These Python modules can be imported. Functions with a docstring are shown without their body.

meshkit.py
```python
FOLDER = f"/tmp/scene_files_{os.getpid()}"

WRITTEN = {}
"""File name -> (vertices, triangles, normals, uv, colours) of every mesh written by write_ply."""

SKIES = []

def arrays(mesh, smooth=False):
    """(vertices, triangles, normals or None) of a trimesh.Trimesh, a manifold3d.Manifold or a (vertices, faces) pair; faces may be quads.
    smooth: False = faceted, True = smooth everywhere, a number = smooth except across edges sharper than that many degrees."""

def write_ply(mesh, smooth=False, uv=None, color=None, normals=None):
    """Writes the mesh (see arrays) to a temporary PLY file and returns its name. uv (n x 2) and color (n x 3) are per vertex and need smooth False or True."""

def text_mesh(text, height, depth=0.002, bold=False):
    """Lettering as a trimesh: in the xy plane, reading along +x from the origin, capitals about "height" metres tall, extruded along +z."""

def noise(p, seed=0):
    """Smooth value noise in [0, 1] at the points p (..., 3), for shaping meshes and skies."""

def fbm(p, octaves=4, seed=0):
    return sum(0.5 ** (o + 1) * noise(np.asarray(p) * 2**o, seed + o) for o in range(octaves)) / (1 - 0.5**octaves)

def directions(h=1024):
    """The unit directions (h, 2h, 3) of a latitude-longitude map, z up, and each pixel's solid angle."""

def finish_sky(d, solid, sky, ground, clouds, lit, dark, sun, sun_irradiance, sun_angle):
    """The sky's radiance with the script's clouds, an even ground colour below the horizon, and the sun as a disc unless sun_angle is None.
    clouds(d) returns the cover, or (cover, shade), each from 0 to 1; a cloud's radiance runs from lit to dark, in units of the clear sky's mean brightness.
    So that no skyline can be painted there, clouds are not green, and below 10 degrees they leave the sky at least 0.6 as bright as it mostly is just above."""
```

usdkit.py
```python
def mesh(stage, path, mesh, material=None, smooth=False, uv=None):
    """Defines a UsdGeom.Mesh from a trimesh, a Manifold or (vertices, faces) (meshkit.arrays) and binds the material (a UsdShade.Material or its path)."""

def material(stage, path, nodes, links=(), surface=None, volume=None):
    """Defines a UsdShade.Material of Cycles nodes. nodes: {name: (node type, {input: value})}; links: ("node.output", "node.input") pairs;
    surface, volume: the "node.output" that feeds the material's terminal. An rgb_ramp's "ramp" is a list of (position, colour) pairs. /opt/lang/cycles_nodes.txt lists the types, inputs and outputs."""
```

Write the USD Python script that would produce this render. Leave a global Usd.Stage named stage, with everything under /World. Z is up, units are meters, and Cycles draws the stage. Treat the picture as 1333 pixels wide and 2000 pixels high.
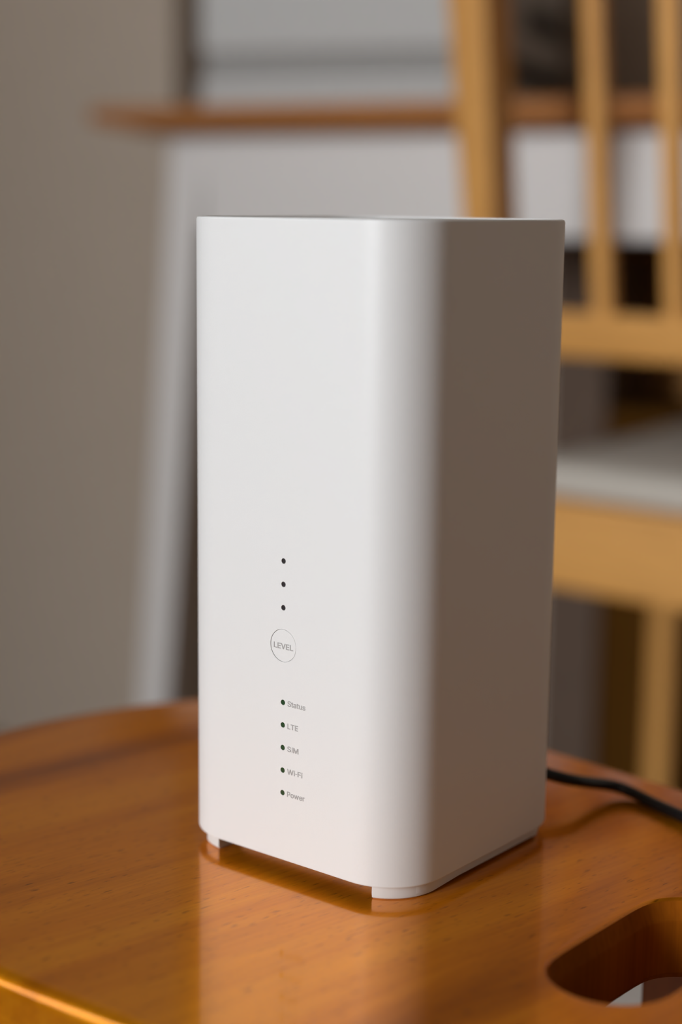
import math, random
import numpy as np, trimesh, manifold3d, mapbox_earcut
import usdkit, meshkit
from pxr import Usd, UsdGeom, UsdLux, UsdShade, Gf, Sdf

random.seed(4); np.random.seed(4)
stage = Usd.Stage.CreateInMemory()
UsdGeom.SetStageUpAxis(stage, 'Z'); UsdGeom.SetStageMetersPerUnit(stage, 1.0)
UsdGeom.Xform.Define(stage, '/World'); UsdGeom.Scope.Define(stage, '/World/Looks')

# ------------------------------------------------------------------ camera, light, exposure
ZS = 0.44                                   # height of the stool seat: heights below are given above it
PITCH, ROLL, FPX, CAMH = 0.1810237, 0.0110655, 3241.58, 0.219741
EXPOSURE = 0.0
WINDOW_LIGHT = 29.6
WINDOW_COLOR = (0.945, 0.985, 1.02)

fw = np.array([0, math.cos(PITCH), -math.sin(PITCH)]); r0 = np.array([1.0, 0, 0]); u0 = np.cross(r0, fw)
rt = math.cos(ROLL) * r0 + math.sin(ROLL) * u0; up = math.cos(ROLL) * u0 - math.sin(ROLL) * r0
cam = UsdGeom.Camera.Define(stage, '/World/camera')
M4 = Gf.Matrix4d(*rt, 0, *up, 0, *(-fw), 0, 0, 0, CAMH + ZS, 1)
cam.AddTransformOp().Set(M4)
cam.CreateHorizontalApertureAttr(24.0); cam.CreateVerticalApertureAttr(24.0 * 2000 / 1333)
cam.CreateFocalLengthAttr(FPX / 1333 * 24.0)
cam.CreateFStopAttr(3.4); cam.CreateFocusDistanceAttr(0.545)
cam.CreateClippingRangeAttr(Gf.Vec2f(0.02, 50)); cam.CreateExposureAttr(EXPOSURE)

# room frame: u runs along the back wall, v into it, origin at the left back corner
PHI = math.radians(28); C0 = np.array([-0.205, 2.13])
E1 = np.array([math.cos(PHI), -math.sin(PHI)]); E2 = np.array([math.sin(PHI), math.cos(PHI)])
def room(u, v): return C0 + u * E1 + v * E2
WU, WZ0, WZ1 = -0.95, 0.9, 2.9
WINDOWS = [(-9.0, -4.9), (-3.1, -2.65)]       # left wall window, then a narrow one added for the seat-edge highlight

zax = np.array([-E1[0], -E1[1], 0]); xax = np.array([E2[0], E2[1], 0]); yax = np.cross(zax, xax)
for k, (v0, v1) in enumerate(WINDOWS):
    win = UsdLux.RectLight.Define(stage, f'/World/window_daylight_{k + 1:03d}')
    win.CreateWidthAttr(v1 - v0); win.CreateHeightAttr(WZ1 - WZ0)
    win.CreateIntensityAttr(WINDOW_LIGHT * (1.0, 0.17)[k]); win.CreateColorAttr(Gf.Vec3f(*WINDOW_COLOR))  # second lamp is dimmed, added to give the stool edge its highlight
    pc = room(WU - 0.03, (v0 + v1) / 2)
    win.AddTransformOp().Set(Gf.Matrix4d(*xax, 0, *yax, 0, *zax, 0, pc[0], pc[1], (WZ0 + WZ1) / 2, 1))

# ------------------------------------------------------------------ helpers
taken = {}
def numbered(parent, name):
    k = taken.get((parent, name), 0); taken[(parent, name)] = k + 1
    return name if k == 0 else f'{name}_{k:03d}'
def keys(p, label=None, cat=None, group=None, kind=None):
    for k, v in (('label', label), ('category', cat), ('group', group), ('kind', kind)):
        if v: p.SetCustomDataByKey(k, v)
    return p
def thing(name, label, cat, loc, rot=0.0, kind=None):
    path = '/World/' + numbered('/World', name)
    x = UsdGeom.Xform.Define(stage, path)
    x.AddTranslateOp().Set(Gf.Vec3d(*map(float, loc))); x.AddRotateZOp().Set(math.degrees(rot))
    return keys(x.GetPrim(), label, cat, kind=kind)
def obj(parent, name, mesh, mat, smooth=30, label=None, kind=None, cat=None):
    pp = '/World' if parent is None else str(parent.GetPath())
    m = usdkit.mesh(stage, pp + '/' + numbered(pp, name), mesh, mat, smooth=smooth)
    return keys(m.GetPrim(), label, cat, kind=kind)
cat_ = trimesh.util.concatenate
def hull(pts): return trimesh.convex.convex_hull(np.asarray(pts, float))
def bevel_box(a, b, r=0.002, n=2):
    """box from corner a to corner b with rounded edges"""
    a, b = np.minimum(a, b), np.maximum(a, b); r = min(r, (b - a).min() * 0.49)
    pts = []
    dirs = []
    for i in range(n + 1):
        for j in range(n + 1):
            t, p = math.pi / 2 * i / n, math.pi / 2 * j / n
            dirs.append((math.cos(t) * math.cos(p), math.cos(t) * math.sin(p), math.sin(t)))
    dirs = np.unique(np.round(dirs, 6), axis=0)
    for s in np.ndindex(2, 2, 2):
        sg = np.array(s) * 2 - 1; c = np.where(np.array(s) == 0, a + r, b - r)
        pts += list(c + sg * dirs * r)
    return hull(pts)
def bar(p, q, wx, wy, r=0.002, wx2=None, wy2=None):
    """tapered bar between two points, rounded rectangular section with x and y widths"""
    pts = []
    for P, a, b in ((p, wx, wy), (q, wx2 or wx, wy2 or wy)):
        for sx in (-1, 1):
            for sy in (-1, 1):
                for t in (0, 45, 90):
                    t = math.radians(t)
                    pts.append((P[0] + sx * (a / 2 - r + r * math.cos(t)), P[1] + sy * (b / 2 - r + r * math.sin(t)), P[2]))
    return hull(pts)
def tube(path, rad, n=14, close=True):
    P = np.asarray(path, float); T = np.gradient(P, axis=0); T /= np.linalg.norm(T, axis=1)[:, None]
    ref = np.array([0, 0, 1.0]); rads = np.broadcast_to(rad, len(P)); v = []
    for p, t, rr in zip(P, T, rads):
        s = np.cross(t, ref)
        if np.linalg.norm(s) < 0.05: s = np.cross(t, [0, 1.0, 0])
        s /= np.linalg.norm(s); w = np.cross(s, t)
        for k in range(n):
            a = 2 * math.pi * k / n; v.append(p + rr * (math.cos(a) * s + math.sin(a) * w))
    f = []
    for i in range(len(P) - 1):
        for k in range(n):
            a, b = i * n + k, i * n + (k + 1) % n
            f += [(a, b, b + n), (a, b + n, a + n)]
    if close:
        v += [P[0], P[-1]]; c0, c1 = len(v) - 2, len(v) - 1; o = (len(P) - 1) * n
        for k in range(n):
            f += [(c0, (k + 1) % n, k), (c1, o + k, o + (k + 1) % n)]
    m = trimesh.Trimesh(np.array(v), np.array(f), process=False); m.fix_normals(); return m
def spline(pts, n):
    from scipy.interpolate import CubicSpline
    p = np.asarray(pts, float); t = np.r_[0, np.cumsum(np.linalg.norm(np.diff(p, axis=0), axis=1))]
    return CubicSpline(t, p)(np.linspace(0, t[-1], n))
def rounded_square(w, d, r, n=16):
    out = []
    for sx, sy, a0 in ((1, 1, 0), (-1, 1, 90), (-1, -1, 180), (1, -1, 270)):
        for a in np.radians(np.linspace(a0, a0 + 90, n)):
            out.append((sx * (w / 2 - r) + r * math.cos(a), sy * (d / 2 - r) + r * math.sin(a)))
    return np.array(out)
def loft(rings):
    """rings: list of (n x 2 points, z); fan caps"""
    n = len(rings[0][0]); v = [np.c_[p, np.full(n, z)] for p, z in rings]; f = []
    for i in range(len(rings) - 1):
        for k in range(n):
            a, b = i * n + k, i * n + (k + 1) % n
            f += [(a, b, b + n), (a, b + n, a + n)]
    v = list(np.vstack(v)); c0 = len(v); v.append([*rings[0][0].mean(0), rings[0][1]]); v.append([*rings[-1][0].mean(0), rings[-1][1]])
    o = (len(rings) - 1) * n
    for k in range(n):
        f += [(c0, (k + 1) % n, k), (c0 + 1, o + k, o + (k + 1) % n)]
    m = trimesh.Trimesh(np.array(v), np.array(f), process=False)
    if m.volume < 0: m.invert()
    return m
def to_man(m):
    return manifold3d.Manifold(manifold3d.Mesh(np.asarray(m.vertices, np.float32), np.asarray(m.faces, np.uint32)))
def from_man(m):
    x = m.to_mesh(); return trimesh.Trimesh(np.array(x.vert_properties[:, :3], float), np.array(x.tri_verts), process=False)

# ------------------------------------------------------------------ materials
def mat(name, nodes, links=(), surface='p.BSDF'):
    return usdkit.material(stage, '/World/Looks/' + name, nodes, links, surface)
def plain(name, color, rough=0.5, **kw):
    return mat(name, {'p': ('principled_bsdf', {'base_color': color, 'roughness': rough, **kw})})
def speckled(name, c1, c2, scale, rough=0.6, bump=0.0, dist=0.001, **kw):
    nodes = {'tc': ('texture_coordinate', {}), 'n': ('noise_texture', {'scale': scale, 'detail': 4.0}),
             'r': ('rgb_ramp', {'ramp': [(0.3, c1), (0.7, c2)]}), 'p': ('principled_bsdf', {'roughness': rough, **kw})}
    links = [('tc.object', 'n.vector'), ('n.fac', 'r.fac'), ('r.color', 'p.base_color')]
    if bump:
        nodes['b'] = ('bump', {'strength': bump, 'distance': dist}); links += [('n.fac', 'b.height'), ('b.normal', 'p.normal')]
    return mat(name, nodes, links)
def wood(name, dark, mid, light, rot=(0, 0, 0), along='y', coat=0.0, rough=0.4, broad=14.0, fine=90.0, pores=0.0, coat_rough=0.06, streak=0.8, pore_scale=3.2, metal=0.0, coat_ior=1.5, spec=0.5):
    sc = {'x': (0.10, 1, 1), 'y': (1, 0.10, 1), 'z': (1, 1, 0.10)}[along]
    sf = {'x': (0.035, 1, 1), 'y': (1, 0.035, 1), 'z': (1, 1, 0.035)}[along]
    sp = {'x': (0.16, 1, 1), 'y': (1, 0.16, 1), 'z': (1, 1, 0.16)}[along]
    nodes = {'tc': ('texture_coordinate', {}),
             'rot': ('mapping', {'rotation': rot}),
             'm1': ('mapping', {'scale': sc}), 'm2': ('mapping', {'scale': sf}), 'm3': ('mapping', {'scale': sp}),
             'n1': ('noise_texture', {'scale': broad, 'detail': 5.0, 'roughness': 0.55, 'distortion': 0.6}),
             'n2': ('noise_texture', {'scale': fine * 6, 'detail': 4.0, 'roughness': 0.6}),
             'n3': ('noise_texture', {'scale': fine * pore_scale, 'detail': 1.0}),
             'r1': ('rgb_ramp', {'ramp': [(0.28, dark), (0.5, mid), (0.72, light)]}),
             'r2': ('rgb_ramp', {'ramp': [(0.3, (0.80, 0.78, 0.75)), (0.6, (1.06, 1.06, 1.06))]}),
             'r3': ('rgb_ramp', {'ramp': [(0.24, (1 - pores,) * 3), (0.36, (1, 1, 1))]}),
             'x1': ('mix_color', {'blend_type': 'multiply', 'fac': streak, 'use_clamp': False}),
             'x2': ('mix_color', {'blend_type': 'multiply', 'fac': 1.0}),
             'p': ('principled_bsdf', {'roughness': rough, 'coat_weight': coat, 'coat_roughness': coat_rough, 'coat_ior': coat_ior, 'specular_ior_level': spec, 'metallic': metal, 'specular_tint': (1.0, 0.6, 0.15) if metal else (1, 1, 1)})}
    links = [('tc.object', 'rot.vector'), ('rot.vector', 'm1.vector'), ('rot.vector', 'm2.vector'), ('rot.vector', 'm3.vector'),
             ('m1.vector', 'n1.vector'), ('m2.vector', 'n2.vector'), ('m3.vector', 'n3.vector'), ('n1.fac', 'r1.fac'), ('n2.fac', 'r2.fac'), ('n3.fac', 'r3.fac'),
             ('r1.color', 'x1.a'), ('r2.color', 'x1.b'), ('x1.result', 'x2.a'), ('r3.color', 'x2.b'), ('x2.result', 'p.base_color')]
    return mat(name, nodes, links)

STOOL_ROT = math.atan2(-0.65, 0.76)
GRAIN = math.radians(90) - (math.radians(40) - STOOL_ROT)
M_seat = wood('stool_varnished_wood', (0.36, 0.090, 0.0015), (0.76, 0.245, 0.004), (0.95, 0.36, 0.008), rot=(0, 0, GRAIN), coat=0.88, coat_rough=0.08, coat_ior=1.38, spec=0.05, metal=0.61, rough=0.25, broad=27, fine=130, pores=0.5, pore_scale=8.5, streak=0.6)
M_hole_shade = wood('shaded_hole_wood', (0.24, 0.062, 0.003), (0.36, 0.10, 0.005), (0.46, 0.14, 0.009), along='z', rough=0.7, spec=0.05)  # darker than the seat: shade inside the hole put into the colour
M_leg = wood('stool_leg_wood', (0.25, 0.058, 0.0035), (0.45, 0.12, 0.006), (0.58, 0.19, 0.013), along='z', coat=0.8, rough=0.45)
M_chair = wood('pale_chair_wood', (0.62, 0.29, 0.068), (0.75, 0.37, 0.092), (0.81, 0.42, 0.12), along='z', rough=0.45)
M_chair_x = wood('pale_chair_rail_wood', (0.62, 0.29, 0.068), (0.75, 0.37, 0.092), (0.81, 0.42, 0.12), along='x', rough=0.45)
M_desk = wood('desk_top_wood', (0.34, 0.115, 0.015), (0.42, 0.15, 0.022), (0.48, 0.18, 0.03), along='x', rough=0.6)
M_cab = wood('dark_cabinet_wood', (0.07, 0.026, 0.003), (0.085, 0.034, 0.004), (0.10, 0.042, 0.006), along='z', rough=0.85, spec=0.05)
M_floor = wood('floor_wood', (0.10, 0.05, 0.02), (0.14, 0.07, 0.03), (0.18, 0.10, 0.045), along='x', rough=0.4, broad=8)
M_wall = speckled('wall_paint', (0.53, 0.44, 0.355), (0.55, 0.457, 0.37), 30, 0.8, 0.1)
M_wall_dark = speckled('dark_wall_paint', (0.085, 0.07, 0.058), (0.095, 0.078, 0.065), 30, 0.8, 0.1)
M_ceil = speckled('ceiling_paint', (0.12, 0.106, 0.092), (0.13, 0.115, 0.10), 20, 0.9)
M_router = speckled('white_router_plastic', (0.80, 0.80, 0.795), (0.82, 0.82, 0.815), 2500, 0.42, 0.05, 0.0001)
M_router_base = plain('white_base_plastic', (0.74, 0.735, 0.72), 0.5)
M_ink = plain('grey_print', (0.40, 0.39, 0.385), 0.6)
M_hole = plain('dark_hole', (0.012, 0.007, 0.009), 0.5)
M_led = plain('unlit_green_lens', (0.012, 0.055, 0.018), 0.35)
M_cable = plain('black_cable_rubber', (0.006, 0.006, 0.007), 0.24)
M_white = plain('white_desk_paint', (0.74, 0.71, 0.69), 0.5)
M_box = plain('white_box_plastic', (0.52, 0.515, 0.50), 0.5)
M_groove = plain('grey_groove', (0.34, 0.335, 0.325), 0.6)
M_gap_shade = plain('gap_shade_grey', (0.10, 0.095, 0.09), 0.6)  # dark tone for the shaded gap below the router
M_black = plain('black_plastic', (0.008, 0.007, 0.006), 0.5)
M_niche = plain('niche_back', (0.50, 0.24, 0.07), 0.8)
M_cabside = speckled('brown_cabinet_side', (0.11, 0.07, 0.048), (0.13, 0.083, 0.057), 40, 0.8)
M_brownbox = plain('dark_brown_card', (0.13, 0.10, 0.08), 0.7)
M_cushion = speckled('cushion_fabric', (0.54, 0.50, 0.44), (0.64, 0.59, 0.52), 900, 0.9, 0.3, 0.0005)
M_strip = plain('white_strip_plastic', (0.75, 0.73, 0.70), 0.5)
M_frame = plain('white_window_frame', (0.7, 0.7, 0.68), 0.4)
M_glass = mat('window_glass', {'f': ('fresnel', {'IOR': 1.45}), 't': ('transparent_bsdf', {}), 'g': ('glossy_bsdf', {'roughness': 0.02}), 'm': ('mix_closure', {})},
              [('f.fac', 'm.fac'), ('t.BSDF', 'm.closure1'), ('g.BSDF', 'm.closure2')], 'm.closure')

# ------------------------------------------------------------------ room shell
UW, VD, HC, TH = 7.0, -9.8, 3.2, 0.14
def room_box(u0, u1, v0, v1, z0, z1):
    P = [room(u, v) for u in (u0, u1) for v in (v0, v1)]
    return hull([(*p, z) for p in P for z in (z0, z1)])
def setting(name, mesh, m, label, category):
    return obj(None, name, mesh, m, smooth=False, label=label, kind='structure', cat=category)
setting('floor', room_box(WU - TH, UW + TH, VD - TH, TH, -0.1, 0), M_floor, 'dark brown wooden floor under the stool, chair and desk', 'floor')
setting('ceiling', room_box(WU - TH, UW + TH, VD - TH, TH, HC, HC + 0.1), M_ceil, 'plain ceiling above the whole room', 'ceiling')
w0, w1 = WU - TH, WU
(a0, a1), (b0, b1) = WINDOWS
wl = cat_([room_box(w0, w1, b1, TH, 0, HC), room_box(w0, w1, a1, b0, 0, HC), room_box(w0, w1, VD - TH, a0, 0, HC)]
          + [room_box(w0, w1, p, q, 0, WZ0) for p, q in WINDOWS] + [room_box(w0, w1, p, q, WZ1, HC) for p, q in WINDOWS])
setting('wall_left', wl, M_wall, 'plain taupe painted wall on the window side of the room', 'wall')
setting('wall_back', room_box(WU, UW, 0, TH, 0, HC), M_wall, 'plain taupe painted wall behind the desk', 'wall')
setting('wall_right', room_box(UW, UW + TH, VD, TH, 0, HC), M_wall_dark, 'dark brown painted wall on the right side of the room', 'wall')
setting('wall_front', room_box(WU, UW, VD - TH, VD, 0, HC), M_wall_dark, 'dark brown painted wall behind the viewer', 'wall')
setting('wall_corner', room_box(WU, 0.132, -0.211, 0, 0, HC), M_wall, 'plain taupe wall pier left of the desk, its right side in shade', 'wall')
ft = 0.035
def wbox(y0, y1, z0, z1, x0=-0.11, x1=-0.05): return bevel_box(np.array([x0, y0, z0]), np.array([x1, y1, z1]), 0.003, 1)
for k, (v0, v1) in enumerate(WINDOWS):
    wx = thing(f'window_{k + 1}', ('wide', 'added_narrow')[k] + ' white framed window in the left wall, letting daylight in', 'window', (*room(WU, v0), WZ0), -PHI, kind='structure')
    WW, WH = v1 - v0, WZ1 - WZ0
    for a in ((0, WW, 0, ft), (0, WW, WH - ft, WH)): obj(wx, 'rail', wbox(*a), M_frame)
    for a in ((0, ft, ft, WH - ft), (WW - ft, WW, ft, WH - ft)): obj(wx, 'stile', wbox(*a), M_frame)
    obj(wx, 'pane', trimesh.creation.box(bounds=[[-0.083, ft, ft], [-0.078, WW - ft, WH - ft]]), M_glass, False)

# ------------------------------------------------------------------ stool
OC = np.array([0.0946, 0.4701])
stool = thing('stool', 'glossy orange-brown varnished wooden stool with a hand hole in its seat, carrying the white router', 'stool', (*OC, 0), STOOL_ROT)
half = [(0, .1335), (-.03, .1342), (-.06, .136), (-.09, .1388), (-.12, .1412), (-.155, .1430), (-.19, .1428), (-.225, .1375), (-.255, .1235), (-.281, .096), (-.298, .062), (-.308, .029), (-.311, 0)]
hp = [(a - 0.006, b) for a, b in half]; hp[0] = (-0.0, hp[0][1])
q = spline(hp, 70)
q[0, 0] = 0
left = np.vstack([q, (q * [1, -1])[::-1][1:]])
outline = np.vstack([left, (left * [-1, 1])[::-1][1:-1]])            # closed, clockwise or not is sorted out below
if np.sum(outline[:, 0] * np.roll(outline[:, 1], -1) - np.roll(outline[:, 0], -1) * outline[:, 1]) < 0: outline = outline[::-1]
def normals2(p):
    t = np.roll(p, -1, 0) - np.roll(p, 1, 0); t /= np.linalg.norm(t, axis=1)[:, None]
    return np.c_[t[:, 1], -t[:, 0]]
def smooth2(p, k=4):
    for _ in range(k): p = (np.roll(p, 1, 0) + 2 * p + np.roll(p, -1, 0)) / 4
    return p
outline = smooth2(outline, 3)
hole = []
HR, HL0, HL1 = 0.0172, -0.0205, 0.0265
for a in np.radians(np.linspace(180, 360, 25)): hole.append((HR * math.cos(a), HL0 + HR * math.sin(a)))
for y in np.linspace(HL0, HL1, 8)[1:-1]: hole.append((HR, y))
for a in np.radians(np.linspace(0, 180, 25)): hole.append((HR * math.cos(a), HL1 + HR * math.sin(a)))
for y in np.linspace(HL1, HL0, 8)[1:-1]: hole.append((-HR, y))
hole = np.array(hole) ; hole = smooth2(hole, 3)
SEAT_T = 0.028
def rounding(r, n, T):
    a = np.radians(np.linspace(0, 90, n))
    top = [(r * (1 - math.sin(t)), -r * (1 - math.cos(t))) for t in a[::-1]]             # from top inwards to the side
    return top                                                                            # (inset, dz)
on, hn = normals2(outline), normals2(hole)
prof_o = [(0.0070, 0.0), (0.0048, 0.0)] + rounding(0.0045, 7, SEAT_T); prof_o += [(i, -SEAT_T - d) for i, d in prof_o[::-1]]
prof_h = [(0.0055, 0.0), (0.0032, 0.0), (0.0028, -0.0001), (0.0024, -0.0004), (0.0021, -0.0009), (0.0003, -0.0066), (0.0, -0.0076), (0.0, -SEAT_T + 0.003), (0.001, -SEAT_T + 0.001), (0.003, -SEAT_T), (0.0045, -SEAT_T)]
V, F, FH = [], [], []
def add_rings(base, nrm, prof, sgn):
    start = sum(len(x) for x in V); n = len(base)
    for i, dz in prof: V.append(np.c_[base - sgn * nrm * i, np.full(n, dz)])
    for j in range(len(prof) - 1):
        for k in range(n):
            a, b = start + j * n + k, start + j * n + (k + 1) % n
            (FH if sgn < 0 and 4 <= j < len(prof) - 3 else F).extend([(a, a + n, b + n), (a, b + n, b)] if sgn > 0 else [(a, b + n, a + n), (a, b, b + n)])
    return start, start + (len(prof) - 1) * n
o_top, o_bot = add_rings(outline, on, prof_o, 1)
h_top, h_bot = add_rings(hole, hn, prof_h, -1)
VV = np.vstack(V); no, nh = len(outline), len(hole)
for (a, b, flip) in ((o_top, h_top, False), (o_bot, h_bot, True)):
    pts = np.vstack([VV[a:a + no, :2], VV[b:b + nh, :2]])
    tri = mapbox_earcut.triangulate_float64(pts, np.array([no, no + nh], np.uint32)).reshape(-1, 3)
    idx = np.r_[np.arange(a, a + no), np.arange(b, b + nh)][tri]
    s = np.cross(pts[tri[:, 1]] - pts[tri[:, 0]], pts[tri[:, 2]] - pts[tri[:, 0]])
    idx[(s < 0) != flip] = idx[(s < 0) != flip][:, ::-1]
    F.extend(map(tuple, idx))
seat = trimesh.Trimesh(VV + [0, 0, ZS], np.array(F), process=False)
top_up = seat.face_normals[np.argmax(seat.area_faces * (seat.triangles_center[:, 2] > ZS - 0.001))][2] > 0
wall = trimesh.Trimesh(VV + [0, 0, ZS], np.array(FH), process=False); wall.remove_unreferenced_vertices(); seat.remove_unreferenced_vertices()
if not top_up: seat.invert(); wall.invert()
seat_prim = obj(stool, 'seat', seat, M_seat, 20)
obj(seat_prim, 'hand_hole_wall', wall, M_hole_shade, 20, label='wall of the hand hole, its shade put into a darker wood colour')
zt = ZS - SEAT_T - 0.0002
for sx in (-1, 1):
    for sy in (-1, 1):
        obj(stool, 'leg', bar((sx * 0.235, sy * 0.118, 0), (sx * 0.195, sy * 0.088, zt), 0.028, 0.028, 0.004, 0.036, 0.034), M_leg)
for sy in (-1, 1):
    for xa, xb in (((-0.176, 0.176),) if sy < 0 else ((-0.176, -0.074), (-0.047, 0.176))):
        obj(stool, 'apron', bevel_box(np.array([xa, sy * 0.088 - 0.009, zt - 0.05]), np.array([xb, sy * 0.088 + 0.009, zt]), 0.002), M_leg)
for sx in (-1, 1):
    obj(stool, 'end_apron', bevel_box(np.array([sx * 0.196 - 0.009, -0.070, zt - 0.05]), np.array([sx * 0.196 + 0.009, 0.070, zt]), 0.002), M_leg)
    obj(stool, 'stretcher', bar((sx * 0.2225, -0.104, 0.14), (sx * 0.2225, -0.104, 0.165), 0.016, 0.016, 0.003) if 0 else bevel_box(np.array([sx * 0.2225 - 0.008, -0.100, 0.14]), np.array([sx * 0.2225 + 0.008, 0.100, 0.165]), 0.003), M_leg)

# ------------------------------------------------------------------ router
RX, RY, RTH = 0.0127338, 0.5646818, -0.6746084
RS, RR, RZ0, RH = 0.10, 0.0208, 0.0048, 0.2168
router = thing('router', 'white upright wireless router with rounded corners and a LEVEL button, standing on the varnished stool', 'router', (RX, RY, ZS), RTH)
def rs(inset): return rounded_square(RS - 2 * inset, RS - 2 * inset, max(RR - inset, 0.004), 20)
shell = loft([(rs(0.0006), RZ0), (rs(0.00018), RZ0 + 0.00018), (rs(0), RZ0 + 0.0006), (rs(0), RH - 0.0010), (rs(0.0003), RH - 0.0003), (rs(0.0010), RH), (rs(0.0016), RH), (rs(0.0019), RH - 0.0003), (rs(0.0020), RH - 0.0014)])
shell = to_man(shell)
FY = -RS / 2                                                        # the front face, local y
def cyl(x, z, r, y0, y1, n=40):
    c = trimesh.creation.cylinder(r, y1 - y0, sections=n); c.apply_transform(trimesh.transformations.rotation_matrix(math.pi / 2, [1, 0, 0])); c.apply_translation([x, (y0 + y1) / 2, z]); return c
DOTS, LAMPS, BZ = [0.10719, 0.09945, 0.09167], [0.05968, 0.05196, 0.04419, 0.03638, 0.02856], 0.07890
for z in DOTS + LAMPS: shell -= to_man(cyl(0.0001, z, 0.00092, FY - 0.01, FY + 0.0007, 28))
shell -= to_man(cyl(0.0001, BZ, 0.00555, FY - 0.01, FY + 0.0005, 72))
obj(router, 'body', from_man(shell), M_router, 30)
obj(router, 'top_cover', loft([(rs(0.0021), RH - 0.0013), (rs(0.0021), RH - 0.0009), (rs(0.0024), RH - 0.0007)]), M_router_base)
base_ring = rs(0.0022)
obj(router, 'underside_shade', loft([(rs(0.0034), RZ0 - 0.0004), (rs(0.0034), RZ0 + 0.0002)]), M_gap_shade, label='dark grey sheet added under the body for the shade in the gap')  # dark sheet added to deepen the shade between body and stool
base_ring[:, 1] = np.maximum(base_ring[:, 1], -RS / 2 + 0.0125)
obj(router, 'base_plate', loft([(base_ring * 0.997, 0.0011), (base_ring, 0.0016), (base_ring, RZ0 + 0.0004)]), M_router_base)
FX = 0.0355
fs = rs(0.00225); foot_full = to_man(loft([(fs * 0.988, 0.0), (fs * 0.997, 0.0004), (fs, 0.0014), (fs, RZ0 + 0.0002)]))
from shapely.geometry import Polygon
ramp = trimesh.creation.extrude_polygon(Polygon([(-0.06, -0.001), (-0.037, -0.001), (-0.037, 0.0), (-0.010, 0.0014), (-0.010, 0.02), (-0.06, 0.02)]), 0.05, engine='earcut')
ramp.apply_transform(np.array([[0, 0, 1, FX], [1, 0, 0, 0], [0, 1, 0, 0], [0, 0, 0, 1.0]])); ramp.fix_normals()
obj(router, 'foot', from_man(foot_full ^ to_man(ramp)), M_router_base, 30)
for x0, x1, y0, y1 in ((0.033, 0.06, 0.033, 0.06), (-0.0390, -0.031, 0.036, 0.06), (-0.0390, -0.0310, -0.06, -0.036)):
    obj(router, 'foot', from_man(foot_full ^ to_man(trimesh.creation.box(bounds=[[x0, y0, -0.001], [x1, y1, 0.02]]))), M_router_base, 30)
for z in DOTS: obj(router, 'signal_lamp', cyl(0.0001, z, 0.00090, FY + 0.00025, FY + 0.0006, 24), M_hole, label='small dark signal lamp above the round button' if z else None)
for z in LAMPS: obj(router, 'status_lamp', cyl(0.0001, z, 0.00090, FY + 0.0002, FY + 0.0006, 24), M_led, label='small unlit dark green lamp')
btn = obj(router, 'level_button', loft([(rounded_square(0.01070, 0.01070, 0.00534, 20), -0.0003), (rounded_square(0.01070, 0.01070, 0.00534, 20), 0.00065), (rounded_square(0.01055, 0.01055, 0.00527, 20), 0.00072)]).apply_transform(
    np.array([[1, 0, 0, 0.0001], [0, 0, -1, FY + 0.0008], [0, 1, 0, BZ], [0, 0, 0, 1.0]])), M_router, 30)
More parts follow.
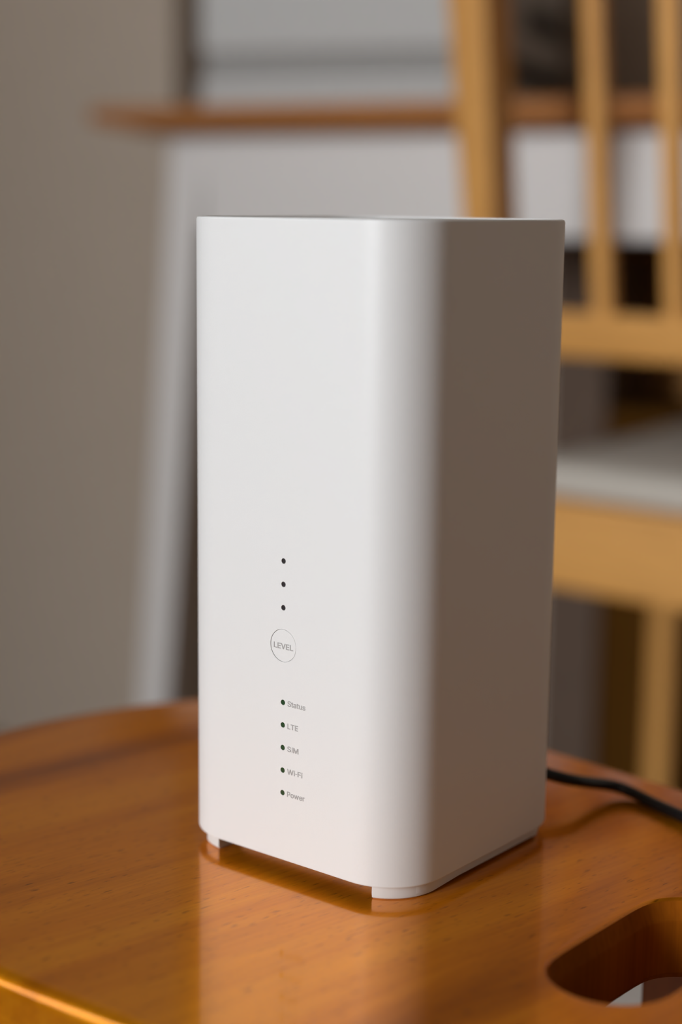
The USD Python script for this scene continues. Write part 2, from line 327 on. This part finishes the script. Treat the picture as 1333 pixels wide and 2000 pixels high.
def lettering(word, x0, x1, z, h, y, parent, name):
    if word in ('SIM', 'Wi-Fi'):                      # plain upright I and a close-set hyphen
        one, two = ('S', 'M') if word == 'SIM' else ('Wi', 'Fi')
        w_, z0_, z1_ = (0.155, 0.0, 1.0) if word == 'SIM' else (0.36, 0.34, 0.48)
        g = 0.15 if word == 'SIM' else 0.10
        A, B = (meshkit.text_mesh(t, h, 0.00006, bold=True) for t in (one, two))
        x_ = A.bounds[1, 0] + g * h
        bx_ = trimesh.creation.box(bounds=[[x_, z0_ * h, 0], [x_ + w_ * h, z1_ * h, 0.00006]])
        B.apply_translation([x_ + (w_ + g) * h - B.bounds[0, 0], 0, 0]); m = cat_([A, bx_, B])
    else:
        m = meshkit.text_mesh(word, h, 0.00006, bold=True)
    b = m.bounds
    m.apply_translation([-b[0, 0], 0, 0]); m.apply_scale([(x1 - x0) / (b[1, 0] - b[0, 0]), 1, 1])
    m.apply_transform(np.array([[1, 0, 0, x0], [0, 0, -1, y], [0, 1, 0, z], [0, 0, 0, 1.0]]))
    obj(parent, name, m, M_ink, False, label=f'grey printed lettering reading {word}')
lettering('LEVEL', -0.0040, 0.0043, 0.07780, 0.0018, FY + 0.00006, btn, 'button_lettering')
for word, x1, z in (('Status', 0.00975, LAMPS[0]), ('LTE', 0.00668, LAMPS[1]), ('SIM', 0.0069, LAMPS[2]), ('Wi-Fi', 0.0087, LAMPS[3]), ('Power', 0.0097, LAMPS[4])):
    lettering(word, 0.0021, x1, z - 0.00088, 0.00175, FY - 0.00001, router, 'lamp_lettering')
cr, sr = math.cos(RTH), math.sin(RTH)
def router_world(x, y): return np.array([RX + cr * x - sr * y, RY + sr * x + cr * y])
# power plug at the rear and the cable
PLX = 0.022
plug = trimesh.creation.box(bounds=[[PLX - 0.005, 0.0495, 0.010], [PLX + 0.005, 0.060, 0.020]])
obj(router, 'plug', bevel_box(np.array([PLX - 0.0045, 0.0495, 0.0105]), np.array([PLX + 0.0045, 0.060, 0.0195]), 0.002), M_cable)
pw = router_world(PLX, 0.060)
CB = 0.0023
pts = [(*router_world(PLX, 0.0605), 0.0150), (*router_world(PLX, 0.068), 0.0148), (0.0700, 0.6020, 0.0145), (0.0776, 0.5950, 0.0122), (0.0868, 0.5942, 0.0100), (0.0968, 0.5998, 0.0068), (0.1073, 0.6035, 0.0038), (0.1160, 0.5950, 0.0022), (0.1262, 0.5770, CB + .0001), (0.140, 0.560, CB + .0001), (0.160, 0.552, CB + .0001), (0.184, 0.557, CB + .0001), (0.203, 0.569, 0.0005), (0.2155, 0.580, -0.012), (0.222, 0.588, -0.05), (0.226, 0.60, -0.15), (0.245, 0.63, -0.30), (0.285, 0.68, -0.405), (0.34, 0.75, -ZS + CB), (0.41, 0.83, -ZS + CB), (0.50, 0.88, -ZS + CB), (0.62, 0.90, -ZS + CB)]
cab = tube(spline(pts, 260), CB, 14); cab.apply_translation([0, 0, ZS])
obj(None, 'power_cable', cab, M_cable, True, label='thin black power cable running from behind the router across the stool', cat='cable')
fbx = thing('floor_box', 'small white cardboard box on the floor, glimpsed through the hand hole of the stool', 'box', (0.205, 1.04, 0), -PHI)
obj(fbx, 'carton', bevel_box(np.array([-0.07, -0.07, 0.0]), np.array([0.07, 0.07, 0.136]), 0.002), M_strip)
obj(fbx, 'lid', bevel_box(np.array([-0.072, -0.072, 0.1361]), np.array([0.072, 0.072, 0.15]), 0.002), M_strip)

# ------------------------------------------------------------------ desk
D0 = np.array([-0.235, 1.597]); DT, DB = ZS + 0.310, ZS + 0.286
DL, DD = 1.15, 0.445
desk = thing('desk', 'desk with a pale wooden top, a white drawer front and slanted white legs', 'desk', (*D0, 0), -PHI)
# top with rounded corners and an under-bevelled edge
tp = rounded_square(DL + 0.012, DD, 0.012, 8) + [DL / 2 - 0.006, DD / 2]
tn = normals2(tp)
if (tn[0] @ (tp[0] - tp.mean(0))) < 0: tn = -tn
def cx(p, e): return np.c_[np.clip(p[:, 0], e, DL - e), p[:, 1]]
obj(desk, 'top', loft([(cx(tp - tn * 0.016, 0.055), DB - 0.001), (cx(tp - tn * 0.006, 0.03), DB + 0.004), (tp - tn * 0.001, DB + 0.010), (tp, DB + 0.015), (tp - tn * 0.0005, DT - 0.0025), (tp - tn * 0.003, DT)]), M_desk, 40)
obj(desk, 'drawer_case', bevel_box(np.array([0.100, 0.048, ZS + 0.198]), np.array([DL - 0.10, DD - 0.03, DB - 0.001]), 0.002), M_white)
for k in range(2):
    w = (DL - 0.20) / 2; x0 = 0.100 + k * w
    d = obj(desk, 'drawer_front', bevel_box(np.array([x0 + (0.0 if k == 0 else .002), 0.030, ZS + 0.196]), np.array([x0 + w - 0.002, 0.0475, DB - 0.002]), 0.003), M_white)
for x_t, x_b in ((0.082, 0.0245), (DL - 0.082, DL - 0.0245)):
    for y_t, y_b in ((0.050, 0.044), (DD - 0.05, DD - 0.044)):
        obj(desk, 'leg', bar((x_b, y_b, 0), (x_t, y_t, DB - 0.001), 0.034, 0.030, 0.003, 0.040, 0.034), M_white)
# dark open casing added where shade lies under the desk
cb0 = D0 + 0.352 * E1 + 0.285 * E2
cabn = thing('added_cabinet', 'dark brown wooden casing with an open niche, added for the dark shade under the desk behind the chair', 'added_cabinet', (*cb0, 0), -PHI)
def cbox(x0, x1, y0, y1, z0, z1): return bevel_box(np.array([x0, y0, z0]), np.array([x1, y1, z1]), 0.0015, 1)
CW, CD, CH_ = 0.56, 0.155, ZS + 0.190
obj(cabn, 'side_panel', cbox(0, 0.062, 0, CD, 0, CH_), M_cabside)
obj(cabn, 'side_panel', cbox(CW - 0.018, CW, 0, CD, 0, CH_), M_cabside)
obj(cabn, 'top_panel', cbox(0.0622, CW - 0.0182, 0, CD, CH_ - 0.014, CH_), M_cab)
obj(cabn, 'shelf', cbox(0.0622, CW - 0.0182, 0.002, CD, ZS + 0.006, ZS + 0.024), M_cab)
obj(cabn, 'back_panel', cbox(0.0622, CW - 0.0182, CD - 0.008, CD - 0.001, 0.02, CH_ - 0.0142), M_niche)
obj(cabn, 'door', cbox(0.0635, CW - 0.0195, 0.003, 0.02, 0.03, ZS + 0.0045), M_cab)

# white box with a groove, on the desk
BA = math.radians(20)
bx = thing('white_box', 'wide white plastic box with a grey groove and black side slots, on the desk', 'box', (-0.12 + 0.0, 1.62, DT), -BA)
X0, X1, YD, H = -0.0205, 0.2565, 0.34, 0.215
obj(bx, 'upper_body', bevel_box(np.array([X0, 0, 0.0525]), np.array([X1, YD, H]), 0.004), M_box)
obj(bx, 'groove', bevel_box(np.array([X0 + 0.003, 0.004, 0.030]), np.array([X1 - 0.004, YD - 0.003, 0.0524]), 0.001), M_groove, label='grey recessed groove between the upper and lower body')
obj(bx, 'lower_body', bevel_box(np.array([X0, 0, 0]), np.array([X1, YD, 0.0299]), 0.003), M_box)
obj(bx, 'vent_slot', bevel_box(np.array([X1 - 0.002, 0.155, 0.083]), np.array([X1 + 0.0006, 0.33, 0.108]), 0.0005), M_black, label='black slot in the side of the box')
obj(bx, 'side_slot', bevel_box(np.array([X1 - 0.0042, 0.10, 0.033]), np.array([X1 + 0.0006, 0.335, 0.0522]), 0.0005), M_black, label='black slot in the side of the box')
obj(bx, 'latch', bevel_box(np.array([0.230, -0.004, 0.050]), np.array([X1 - 0.004, 0.0005, 0.074]), 0.001), M_black, label='small black latch on the front corner')
# dark box to the right of it
db0 = D0 + 0.545 * E1 + 0.17 * E2
dbx = thing('dark_box', 'dark brown box on black feet, on the desk to the right of the white box', 'box', (*db0, DT), -PHI)
obj(dbx, 'body', bevel_box(np.array([0, 0, 0.026]), np.array([0.32, 0.22, 0.19]), 0.003), M_brownbox)
obj(dbx, 'base', bevel_box(np.array([0.004, 0.004, 0]), np.array([0.316, 0.216, 0.0259]), 0.002), M_black)

# ------------------------------------------------------------------ chair
CA = math.radians(40); CHO = np.array([0.122, 1.286]); RC = 0.14
chair = thing('chair', 'pale wooden spindle-back chair with a grey-white seat cushion, in front of the desk', 'chair', (*CHO, 0), -CA)
def lean(z): return -RC * max(z - ZS - 0.03, 0.0)
PX = (-0.007, 0.386)
TOPZ = ZS + 0.44
for x in PX:
    z1 = ZS + 0.03
    lower = bar((x, 0.017 + 0.03, 0), (x, 0.017, z1), 0.024, 0.026, 0.004, 0.027, 0.034)
    upper = bar((x, 0.017, z1), (x, 0.017 + lean(TOPZ), TOPZ), 0.0255, 0.034, 0.003, 0.0365, 0.034)
    obj(chair, 'post', from_man(to_man(lower) + to_man(upper)), M_chair)
def xrail(z0, z1, th, x0=PX[0] + 0.0135, x1=PX[1] - 0.0135):
    zm = []
    for z in (z0, z1):
        for x in (x0, x1):
            for y in (0.004, 0.004 + th): zm.append((x, y + lean(z), z))
    m = hull(zm); return m
def rounded_rail(z0, z1, th, x0=PX[0] + 0.0125, x1=PX[1] - 0.0125, r=0.004):
    pts = []
    for x in (x0, x1):
        for zc, sz in ((z0 + r, -1), (z1 - r, 1)):
            for yc, sy in ((0.003 + r, -1), (0.003 + th - r, 1)):
                for t in (0, 30, 60, 90):
                    t = math.radians(t); z = zc + sz * r * math.sin(t); pts.append((x, yc + sy * r * math.cos(t) + lean(z), z))
    return hull(pts)
obj(chair, 'lower_back_rail', rounded_rail(ZS + 0.1125, ZS + 0.1462, 0.018), M_chair_x)
obj(chair, 'top_rail', rounded_rail(ZS + 0.385, ZS + 0.435, 0.018), M_chair_x)
for x in (0.0945, 0.154, 0.2135, 0.273):
    za, zb = ZS + 0.1458, ZS + 0.3853
    obj(chair, 'spindle', bar((x, 0.012 + lean(za), za), (x, 0.012 + lean(zb), zb), 0.0165, 0.013, 0.004), M_chair)
obj(chair, 'seat_rail', bevel_box(np.array([PX[0] + 0.0125, 0.0, ZS - 0.067]), np.array([PX[1] - 0.0125, 0.02, ZS + 0.002]), 0.004), M_chair_x)
FLX = (-0.026, 0.408); FLY = 0.335
for x in FLX:
    obj(chair, 'front_leg', bar((x, FLY, 0), (x, FLY, ZS - 0.002), 0.024, 0.024, 0.004, 0.027, 0.027), M_chair)
obj(chair, 'front_rail', bevel_box(np.array([FLX[0] + 0.0135, FLY - 0.01, ZS - 0.06]), np.array([FLX[1] - 0.0135, FLY + 0.01, ZS - 0.002]), 0.003), M_chair_x)
for x0, x1 in ((PX[0] - 0.002, FLX[0] + 0.002), (PX[1] + 0.002, FLX[1] - 0.002)):
    obj(chair, 'side_rail', hull([(x + s, y, z) for x, y in ((x0, 0.024), (x1, FLY - 0.0135)) for s in (-0.009, 0.009) for z in (ZS - 0.06, ZS - 0.002)]), M_chair)
sp = np.array([(PX[0] + 0.0150, 0.0), (PX[1] - 0.0150, 0.0), (FLX[1] + 0.02, FLY + 0.025), (FLX[0] - 0.02, FLY + 0.025)])
obj(chair, 'seat_board', hull([(max(min(x, PX[1] - 0.015), PX[0] + 0.015) if y < 0.03 else x, y + (0.021 if y < 0.01 else 0), z) for x, y in sp for z in (ZS - 0.0019, ZS + 0.0019)]), M_chair_x)
# cushion lying on the seat
cush = thing('seat_cushion', 'flat grey-white fabric cushion lying on the seat of the wooden chair', 'cushion', (*CHO, ZS + 0.0021), -CA)
cp = []
for (x, y), rad in zip([(0.022, 0.006), (0.360, 0.006), (0.398, 0.340), (-0.018, 0.340)], [0.012] * 4):
    pass
from shapely.geometry import Polygon
ring = np.array(Polygon([(0.026, 0.020), (0.356, 0.020), (0.385, 0.325), (-0.005, 0.325)]).buffer(0.016, quad_segs=8).exterior.coords)[:-1]
ring[:, 1] = np.where(ring[:, 1] < 0.025, np.maximum(ring[:, 1], 0.003), ring[:, 1])
rn = normals2(ring)
if (rn[0] @ (ring[0] - ring.mean(0))) < 0: rn = -rn
CT = 0.027
obj(cush, 'pad', loft([(ring - rn * 0.006, 0.0), (ring - rn * 0.0015, 0.003), (ring, 0.008), (ring - rn * 0.0005, 0.014), (ring - rn * 0.003, CT - 0.006), (ring - rn * 0.008, CT - 0.0025), (ring - rn * 0.02, CT), ((ring - ring.mean(0)) * 0.6 + ring.mean(0), CT + 0.003)]), M_cushion, 60)
obj(cush, 'piping', tube(np.vstack([np.c_[ring + rn * 0.0006, np.full(len(ring), 0.011)], np.r_[ring[0] + rn[0] * 0.0006, 0.011][None]]), 0.0016, 8), M_cushion, True)
